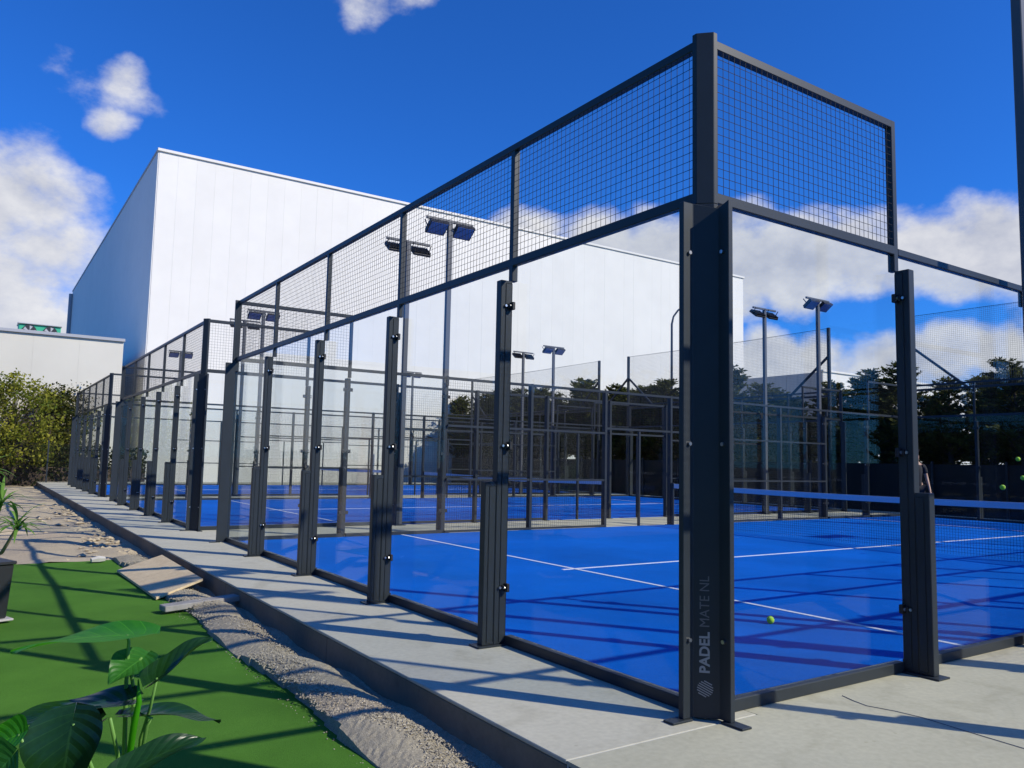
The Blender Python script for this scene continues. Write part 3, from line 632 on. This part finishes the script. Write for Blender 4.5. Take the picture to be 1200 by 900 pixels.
while y < 52:                       # second, slightly lower rank closing the gaps
    cr, tk = CV[random.randrange(5)]
    t = thing('conifer_tree', 'dark conifer with bare lower trunk in the dense row behind the courts', 'tree', (26.6+random.uniform(-.6, .6), y, -.3), random.uniform(0, 6.28), 'conifers in a row behind the courts')
    sc = random.uniform(.82, .98)*(.95 if y < 20 else 1.14); t.scale = (sc*1.5, sc*1.5, sc)
    link('crown', cr, t); link('trunk', tk, t); y += random.uniform(.8, 1.3)
y = -12.0; i = 0
while y < 50:
    cr, tk = CV[random.randrange(5)]
    t = thing('conifer_tree', 'dark conifer with bare lower trunk in the dense row behind the courts', 'tree', (24.4+random.uniform(-.9, .9), y, -.3), random.uniform(0, 6.28), 'conifers in a row behind the courts')
    sc = random.uniform(.84, 1.06)*(.95 if y < 20 else 1.14); t.scale = (sc*1.5, sc*1.5, sc)
    link('crown', cr, t); link('trunk', tk, t); y += random.uniform(.5, .72)
def broadleaf(seed, h, rx, m, n, zlow):
    r = np.random.default_rng(seed); C = []; tr = MB(); Rn = []
    for kk in range(3 if m == 'leafdark' else 4):
        a = r.random()*6.28; tr.tube([(0, 0, -.05), (math.cos(a)*rx*.2, math.sin(a)*rx*.2, h*.35), (math.cos(a)*rx*.55, math.sin(a)*rx*.55, h*.8)], [.09, .06, .015], 6)
    ncl = int(70*rx)
    for c in range(ncl):
        a = r.random()*6.28; q = r.random()**.5; zz = r.uniform(zlow, 1); wd = math.sin(math.pi*min(1, max(.05, (zz-zlow+.12)/(1.14-zlow))))**.6
        c0 = np.array([math.cos(a)*q*rx*wd, math.sin(a)*q*rx*wd, zz*h+r.normal(0, .12)]); k = int(n/ncl*r.uniform(.4, 1.6)); sp = r.uniform(.14, .34)
        C.append(c0+r.normal(0, 1, (k, 3))*sp*[1, 1, .8]); Rn.append(np.clip(r.normal(r.random(), .18, k), 0, 1))
        tr.tube([(c0[0]*.3, c0[1]*.3, c0[2]*.7), tuple(c0)], [.012, .004], 4, False)
    C = np.concatenate(C); N = r.normal(0, 1, C.shape)+[0, 0, .5]; N /= np.linalg.norm(N, axis=1)[:, None]
    return leaf_mesh('crown', C, N, r.uniform(.05, .10, len(C)), m, .6, np.concatenate(Rn)), tr.mesh('trunk', 'bark')
def lefttree(u, yw, h, rx, m, n, seed, label, zl=.25):
    d = ray(u, 530); p = CAM + d*((yw-CAM.y)/d.y); cr, tk = broadleaf(seed, h, rx, m, n, zl)
    t = thing('leafy_tree', label, 'tree', (p.x, yw, -.25), 0, 'leafy trees at the end of the yard'); link('crown', cr, t); link('trunk', tk, t)
lefttree(12, 39.0, 4.9, 1.9, 'leaflight', 5200, 1, 'yellow green leafy tree at the end of the sandy yard', .22)
lefttree(48, 41.5, 4.5, 1.9, 'leafdark', 5200, 2, 'dark green leafy tree between the yellow green tree and the end cage', .1)
lefttree(76, 42.6, 4.7, 1.5, 'leafdark', 5200, 3, 'dark green leafy tree close against the end cage', .1)
lefttree(-45, 40, 5.2, 2.2, 'leaflight', 5200, 4, 'broad yellow green tree at the outer edge of the sandy yard', .2)
t = thing('end_fence', 'dark mesh fence in front of the leafy trees', 'fence', (0, 37.8, -.25))
for i in range(9):
    x = -14+i*1.9
    link('post', cached('efp', lambda: MB().box(-.03, .03, -.03, .03, 0, 2.1).mesh('post', 'metal')), t, (x, 0, 0))
    if i < 8: link('wire_mesh', cached('efm', lambda: grid_wires(1.84, 1.9, .06, .006)), t, (x+.03, 0, .1), kind='stuff')
t = thing('hedge', 'low dark hedge under the leafy trees', 'hedge', (0, 39.6, -.25))
r = np.random.default_rng(5); n = 9000; C = np.stack([r.uniform(-15, 3.6, n), r.normal(0, .35, n), r.uniform(0, 1, n)**.8*1.9], 1); N = r.normal(0, 1, (n, 3)); N /= np.linalg.norm(N, axis=1)[:, None]
link('foliage', leaf_mesh('foliage', C, N, r.uniform(.06, .12, n), 'leafdark', .6, np.clip(r.normal(.12, .15, n), 0, 1)), t)
link('stems', MB().box(-15, 3.6, -.12, .12, 0, .9).mesh('stems', 'bark'), t)

# unseen hedge added beyond the yard to darken the reflections in the panes
t = thing('added_hedge', 'tall dark hedge added out of view to darken the pane reflections', 'hedge', (-15, 0, -.25))
r = np.random.default_rng(9); n = 16000; C = np.stack([r.normal(0, .5, n), r.uniform(-30, 36, n), r.uniform(0, 1, n)*4.6+r.normal(0, .15, n)], 1); N = r.normal(0, 1, (n, 3)); N /= np.linalg.norm(N, axis=1)[:, None]
link('foliage', leaf_mesh('foliage', C, N, r.uniform(.12, .22, n), 'leafdark', .6, np.clip(r.normal(.3, .25, n), 0, 1)), t)
link('stems', MB().box(-.3, .3, -30, 36, 0, 4.3).mesh('stems', 'bark'), t)

# ------------------------------------------------------------------ things on the gravel and turf
c = [onz(137, 668, -.15), onz(183, 700, -.15), onz(238, 678, -.035), onz(190, 650, -.035)]
c = [Vector(p) for p in c]
s = MB(); th = Vector((0, 0, -.028)); s.v = [tuple(p) for p in c]+[tuple(p+th) for p in c]
s.f = [(0, 1, 2, 3), (7, 6, 5, 4), (0, 4, 5, 1), (1, 5, 6, 2), (2, 6, 7, 3), (3, 7, 4, 0)]
link('plywood_board', s.mesh('plywood_board', 'plywood', .003), label='tan weathered plywood board laid as a ramp against the kerb', category='board')
a, b = onz(190, 713, -.13), onz(278, 700, -.10)
link('slab_offcut', MB().bar(a, b, .16, .055).mesh('slab_offcut', 'plank', .006), label='narrow grey slab offcut lying between turf and kerb', category='slab')
p0 = onz(115, 658, -.17)
link('pale_stone', MB().tube([(p0.x-.09, p0.y, -.15), (p0.x, p0.y+.03, -.14), (p0.x+.09, p0.y+.05, -.145)], [.03, .05, .035], 6).mesh('pale_stone', 'saucer'), label='pale broken stone lying at the end of the turf', category='stone')

# strap-leaved potted plant by the left edge
pp = onz(-24, 728, -.18); pot = thing('potted_dracaena', 'spiky strap leaved plant in a tall dark square planter on the turf', 'plant', (pp.x, pp.y, -.175), .35)
s = MB(); s.prism([(-.18, -.18), (.18, -.18), (.18, .18), (-.18, .18)], .02, .50); s.v = [(x*(.86 if z < .1 else 1), y*(.86 if z < .1 else 1), z) for x, y, z in s.v]
link('planter', s.mesh('planter', 'pot', .01), pot)
link('rim', MB().box(-.195, .195, -.195, .195, .501, .53).mesh('rim', 'pot', .006), pot)
link('saucer', MB().box(-.20, .20, -.20, .20, 0, .019).mesh('saucer', 'saucer', .004), pot)
pm = (Matrix.Translation(pot.location) @ Matrix.Rotation(.35, 4, 'Z')).inverted()
def strap(s, p, d, L, w, droop):
    d = d.normalized(); side = d.cross(Vector((0, 0, 1))); side = side.normalized() if side.length > .01 else Vector((1, 0, 0)); b = len(s.v); n = 7; q = p.copy(); dd = d.copy()
    for i in range(n):
        f = i/(n-1); ww = w*(math.sin(math.pi*(.12+.88*f)) if f < .999 else .02); nn = dd.cross(side)
        s.v += [tuple(q-side*ww), tuple(q-nn*ww*.25), tuple(q+side*ww)]
        q = q+dd*(L/(n-1)); dd = (dd+Vector((0, 0, -droop))).normalized()
    for i in range(n-1):
        for k in (0, 1): s.f.append((b+i*3+k, b+i*3+k+1, b+i*3+k+4, b+i*3+k+3))
for (u, v, dp, n, L) in ((20, 618, 6.9, 30, .30), (1, 592, 7.0, 34, .36), (-30, 560, 7.0, 34, .38)):
    top = pm @ P(u, v, dp); base = Vector((random.uniform(-.05, .05), random.uniform(-.05, .05), .5))
    mid = base.lerp(top, .5) + Vector((0, 0, -.06)); cn = link('cane', MB().tube([base, base.lerp(mid, .5)+Vector((0, 0, .03)), mid, top], [.02, .018, .016, .012], 7).mesh('cane', 'cane', smooth=True), pot)
    s = MB()
    for i in range(n):
        a = random.random()*6.28; e = random.uniform(.0, 1.35); strap(s, top+Vector((0, 0, random.uniform(-.05, .05))), Vector((math.cos(a)*math.cos(e), math.sin(a)*math.cos(e), math.sin(e))), L*random.uniform(.6, 1.1), .014, random.uniform(.12, .30))
    me = s.mesh('leaf_rosette', 'strap'); at = me.attributes.new('rnd', 'FLOAT', 'FACE'); at.data.foreach_set('value', np.repeat(rng.random(len(me.polygons)//12+1), 12)[:len(me.polygons)].astype(np.float32))
    me.shade_smooth(); link('leaf_rosette', me, cn)

t = thing('closed_parasol', 'closed tan parasol on a round grey foot beside the sandy yard', 'parasol', (-4.3, 14.6, -.2))
link('foot', MB().tube([(0, 0, .0), (0, 0, .09)], [.30, .28], 24).mesh('foot', 'trim'), t)
link('pole', MB().tube([(0, 0, .091), (0, 0, 2.75)], .024, 10).mesh('pole', 'trim'), t)
pf = []
for q in range(9):
    f = q/8; pf.append((.085+.10*math.sin(math.pi*f)**.7*(1-f*.55), .55+2.1*f))
s_ = MB(); K = 24
for (rr, zz) in pf:
    for a in range(K): k_ = rr*(1+.22*math.cos(8*a/K*2*math.pi)); s_.v.append((k_*math.cos(a/K*6.2832), k_*math.sin(a/K*6.2832), zz))
for q in range(8):
    for a in range(K): s_.f.append((q*K+a, q*K+(a+1) % K, (q+1)*K+(a+1) % K, (q+1)*K+a))
M['canvas'] = mat('tan canvas', (0.42, 0.29, 0.19), .9, noise=(5, .2))
link('canopy', s_.mesh('canopy', 'canvas', smooth=True), t)

# big-leaved potted plant in front
bp0 = P(150, 900, 2.15); bpot = thing('potted_elephant_ear', 'big leaved dark green potted plant standing on the turf', 'plant', (bp0.x, bp0.y, -.175))
link('planter', MB().tube([(0, 0, 0), (0, 0, .42)], [.15, .19], 28).mesh('planter', 'pot'), bpot)
link('soil', MB().tube([(0, 0, .421), (0, 0, .428)], .18, 28).mesh('soil', 'soil'), bpot)
O = Vector(bpot.location)
def big_leaf(b, tip, width, m, nrm, fold=.18, curl=.12, wave=.05):
    b = Vector(b); tip = Vector(tip); ax = tip-b; L = ax.length; ax.normalize(); n = (nrm-ax*nrm.dot(ax)).normalized(); sd_ = ax.cross(n)
    NS, NT = 22, 12; V = []; UV = []
    ph = random.random()*6
    for i in range(NS+1):
        f = i/NS; w = width*(math.sin(math.pi*f**.58)**.75)*(1.0+.05*math.sin(9*f+ph)) if 0 < f < 1 else 0
        for j in range(NT+1):
            tt = -1+2*j/NT; a = abs(tt)
            x = f*L - .20*L*a**1.3*(1-f)**3 - .02*L*a
            z = fold*w*a*a*1.2 - curl*L*(f-.4)**2 + wave*width*math.sin(8*f+ph+tt)*a*a
            p = b + ax*x + sd_*(tt*w) + n*z; V.append(tuple(p-O)); UV.append((f, .5+tt*.5))
    F = [(i*(NT+1)+j, i*(NT+1)+j+1, (i+1)*(NT+1)+j+1, (i+1)*(NT+1)+j) for i in range(NS) for j in range(NT)]
    me = bpy.data.meshes.new('leaf'); me.from_pydata(V, [], F); me.materials.append(M[m]); uvl = me.uv_layers.new(name='UVMap')
    for l in me.loops: uvl.data[l.index].uv = UV[l.vertex_index]
    me.shade_smooth(); return link('leaf', me, bpot)
Z = Vector((0, 0, 1)); back = -fw
def stalk(pts, r): link('stalk', MB().tube([Vector(p)-O for p in pts], r, 8).mesh('stalk', 'stem', smooth=True), bpot)
root = O+Vector((0, 0, .42))
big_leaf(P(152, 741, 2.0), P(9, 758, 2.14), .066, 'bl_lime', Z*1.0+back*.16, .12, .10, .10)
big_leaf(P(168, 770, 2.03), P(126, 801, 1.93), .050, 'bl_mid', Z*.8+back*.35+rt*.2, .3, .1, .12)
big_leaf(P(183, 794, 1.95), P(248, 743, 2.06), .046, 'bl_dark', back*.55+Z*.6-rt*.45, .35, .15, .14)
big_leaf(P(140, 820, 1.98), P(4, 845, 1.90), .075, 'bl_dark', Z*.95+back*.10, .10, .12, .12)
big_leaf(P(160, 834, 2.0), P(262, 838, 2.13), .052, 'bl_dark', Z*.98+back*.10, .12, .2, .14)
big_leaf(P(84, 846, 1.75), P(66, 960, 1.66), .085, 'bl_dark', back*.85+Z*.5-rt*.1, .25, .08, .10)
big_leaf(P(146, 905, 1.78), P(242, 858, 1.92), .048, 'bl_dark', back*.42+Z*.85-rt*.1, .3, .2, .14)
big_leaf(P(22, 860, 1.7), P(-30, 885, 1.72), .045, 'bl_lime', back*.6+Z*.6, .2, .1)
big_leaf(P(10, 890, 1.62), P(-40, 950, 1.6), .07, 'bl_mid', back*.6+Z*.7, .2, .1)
big_leaf(P(108, 848, 1.9), P(28, 895, 1.86), .06, 'bl_dark', Z*.9+back*.25, .2, .2, .12)
for pts, r in (([root, P(146, 870, 2.06), P(148, 800, 2.03), P(151, 752, 2.0), P(149, 744, 2.0)], [.007, .006, .005, .004, .003]), ([root+Vector((.02, 0, 0)), P(165, 865, 2.03), P(176, 830, 1.99), P(184, 795, 1.95)], [.007, .005, .004, .003]),
               ([root+Vector((.0, .02, 0)), P(156, 860, 2.06), P(157, 810, 2.04), P(153, 785, 2.03), P(166, 771, 2.02)], [.007, .006, .005, .004, .003]), ([root, P(138, 885, 2.0), P(129, 842, 1.93)], [.006, .005, .004]),
               ([root, P(120, 930, 1.85), P(86, 848, 1.75)], [.006, .005, .004]), ([root, P(150, 930, 1.9), P(146, 906, 1.78)], [.006, .005, .004]), ([root, P(60, 930, 1.8), P(22, 861, 1.7)], [.006, .005, .003]),
               ([root, P(172, 850, 2.0), P(178, 842, 1.99), P(163, 835, 2.0)], [.006, .005, .004, .003])):
    stalk(pts, r)
link('shoot', MB().tube([Vector(p)-O for p in (root, P(152, 885, 1.98), P(157, 850, 1.96), P(163, 822, 1.95), P(162, 796, 1.95))], [.007, .008, .0085, .007, .0012], 8).mesh('shoot', 'bl_lime', smooth=True), bpot)

# ------------------------------------------------------------------ balls and player
def ball_mesh():
    bm = bmesh.new(); bmesh.ops.create_icosphere(bm, subdivisions=3, radius=.033); me = bpy.data.meshes.new('ball'); bm.to_mesh(me); bm.free(); me.materials.append(M['ball']); me.shade_smooth(); return me
def seam_mesh():
    pts = []
    for i in range(49):
        a = i/48*2*math.pi; b_ = .44*math.cos(2*a)*1.4; x, y_, z = math.cos(a)*math.cos(b_), math.sin(a)*math.cos(b_), math.sin(b_); pts.append(Vector((x, y_, z))*.0328)
    return MB().tube(pts, .0011, 5, False).mesh('seam', 'ballseam')
bm_, sm_ = ball_mesh(), seam_mesh()
for (p, lab) in ((onz(903, 731, .0125)+Vector((0, 0, .033)), 'yellow green ball lying on the blue court near the service line'), (P(1175, 571, 10.2), 'yellow ball in flight just above the net band'),
                 (P(1193, 538, 12.0), 'yellow ball in flight, highest of the three in the air'), (P(1199, 560, 11.0), 'yellow ball in flight between the highest and lowest ones')):
    b = link('ball', bm_, None, p, (.6, .3, 1.1), label=lab, category='ball', group='padel balls on and over the court'); link('seam', sm_, b)

def skinned(name, verts, edges, radii, m, root=0, sub=2, parent=None):
    me = bpy.data.meshes.new(name); me.from_pydata([tuple(v) for v in verts], edges, []); o = bpy.data.objects.new(name, me); COL.objects.link(o)
    md = o.modifiers.new('skin', 'SKIN'); md.use_smooth_shade = True
    if not me.skin_vertices:
        bpy.context.view_layer.objects.active = o
    for i, sv in enumerate(me.skin_vertices[0].data):
        r = radii[i]; sv.radius = r if isinstance(r, tuple) else (r, r); sv.use_root = (i == root)
    sb = o.modifiers.new('sub', 'SUBSURF'); sb.levels = sub; sb.render_levels = sub
    bpy.context.view_layer.update()
    m2 = bpy.data.meshes.new_from_object(o.evaluated_get(bpy.context.evaluated_depsgraph_get())); bpy.data.objects.remove(o)
    m2.materials.clear(); m2.materials.append(M[m]); m2.shade_smooth()
    return link(name, m2, parent)
fp = onz(1075, 616, .012); per = thing('person', 'player in black shirt and shorts and orange shoes beyond the net', 'person', (fp.x, fp.y, .0125), math.atan2(CAM.y-fp.y, CAM.x-fp.x)+.5)
# local: faces +X, left side +Y
B = [(0, 0, .95), (0, 0, 1.08), (.01, 0, 1.28), (.0, 0, 1.46), (.01, 0, 1.55), (.02, 0, 1.64), (.02, 0, 1.74),
     (0, .10, .92), (.06, .12, .50), (.02, .13, .08), (.12, .14, .035),
     (0, -.10, .92), (.03, -.13, .50), (-.02, -.15, .08), (.08, -.17, .035),
     (0, .19, 1.43), (.02, .25, 1.16), (.14, .24, .93), (.19, .23, .85),
     (0, -.19, 1.43), (-.01, -.26, 1.16), (.12, -.29, .92), (.16, -.30, .84)]
E_ = [(0, 1), (1, 2), (2, 3), (3, 4), (4, 5), (5, 6), (0, 7), (7, 8), (8, 9), (9, 10), (0, 11), (11, 12), (12, 13), (13, 14), (3, 15), (15, 16), (16, 17), (17, 18), (3, 19), (19, 20), (20, 21), (21, 22)]
Rr = [(.13, .11), (.125, .10), (.14, .11), (.11, .09), .052, (.075, .09), (.06, .075), .085, .055, .038, .035, .085, .055, .038, .035, .055, .042, .030, .028, .055, .042, .030, .028]
# fingers rooted in each palm
for hand, d in ((18, 1), (22, -1)):
    hx, hy, hz = B[hand]
    for j, L in enumerate((.06, .075, .078, .07)):
        n = len(B); o = (j-1.5)*.017
        B += [(hx+.02, hy+o*.4, hz-.03+o*.2), (hx+.035, hy+o, hz-.03-L*.6), (hx+.02, hy+o, hz-.03-L)]; E_ += [(hand, n), (n, n+1), (n+1, n+2)]; Rr += [.011, .009, .008]
    n = len(B); B += [(hx+.035, hy-d*.02, hz-.015), (hx+.06, hy-d*.03, hz-.05)]; E_ += [(hand, n), (n, n+1)]; Rr += [.011, .008]
skinned('body', B, E_, Rr, 'skin', 0, 2, per)
sh = [(0, 0, .90), (0, 0, 1.08), (.01, 0, 1.28), (.0, 0, 1.45), (0, .19, 1.43), (.015, .235, 1.24), (0, -.19, 1.43), (-.005, -.24, 1.24)]
skinned('shirt', sh, [(0, 1), (1, 2), (2, 3), (3, 4), (4, 5), (3, 6), (6, 7)], [(.155, .135), (.15, .125), (.165, .135), (.12, .105), .075, .065, .075, .065], 'cloth', 0, 2, per)
skinned('shorts', [(0, 0, .98), (0, .10, .90), (.045, .12, .58), (0, -.10, .90), (.02, -.13, .58)], [(0, 1), (1, 2), (0, 3), (3, 4)], [(.15, .13), .105, .095, .105, .095], 'cloth', 0, 2, per)
skinned('hair', [(.0, 0, 1.72), (-.02, 0, 1.76), (-.05, 0, 1.68)], [(0, 1), (0, 2)], [(.09, .1), (.075, .085), (.07, .085)], 'hair', 0, 2, per)
for (x, y, z, yy) in ((.02, .13, .05, .14), (-.02, -.15, .05, -.17)):
    skinned('shoe', [(x-.05, y, .045), (x+.06, y+(yy-y)*.5, .045), (x+.17, yy, .035)], [(0, 1), (1, 2)], [(.045, .045), (.048, .045), (.04, .033)], 'shoe', 0, 2, per)
s = MB()
for y_ in (-.03, .03): s.box(.098, .106, y_-.012, y_+.012, 1.672, 1.682)
s.box(.094, .101, -.022, .022, 1.60, 1.608); link('eyes_and_mouth', s.mesh('eyes_and_mouth', 'hair'), per)
link('nose', MB().prism([(.095, -.013), (.125, 0), (.095, .013)], 1.625, 1.665).mesh('nose', 'skin', .003), per)
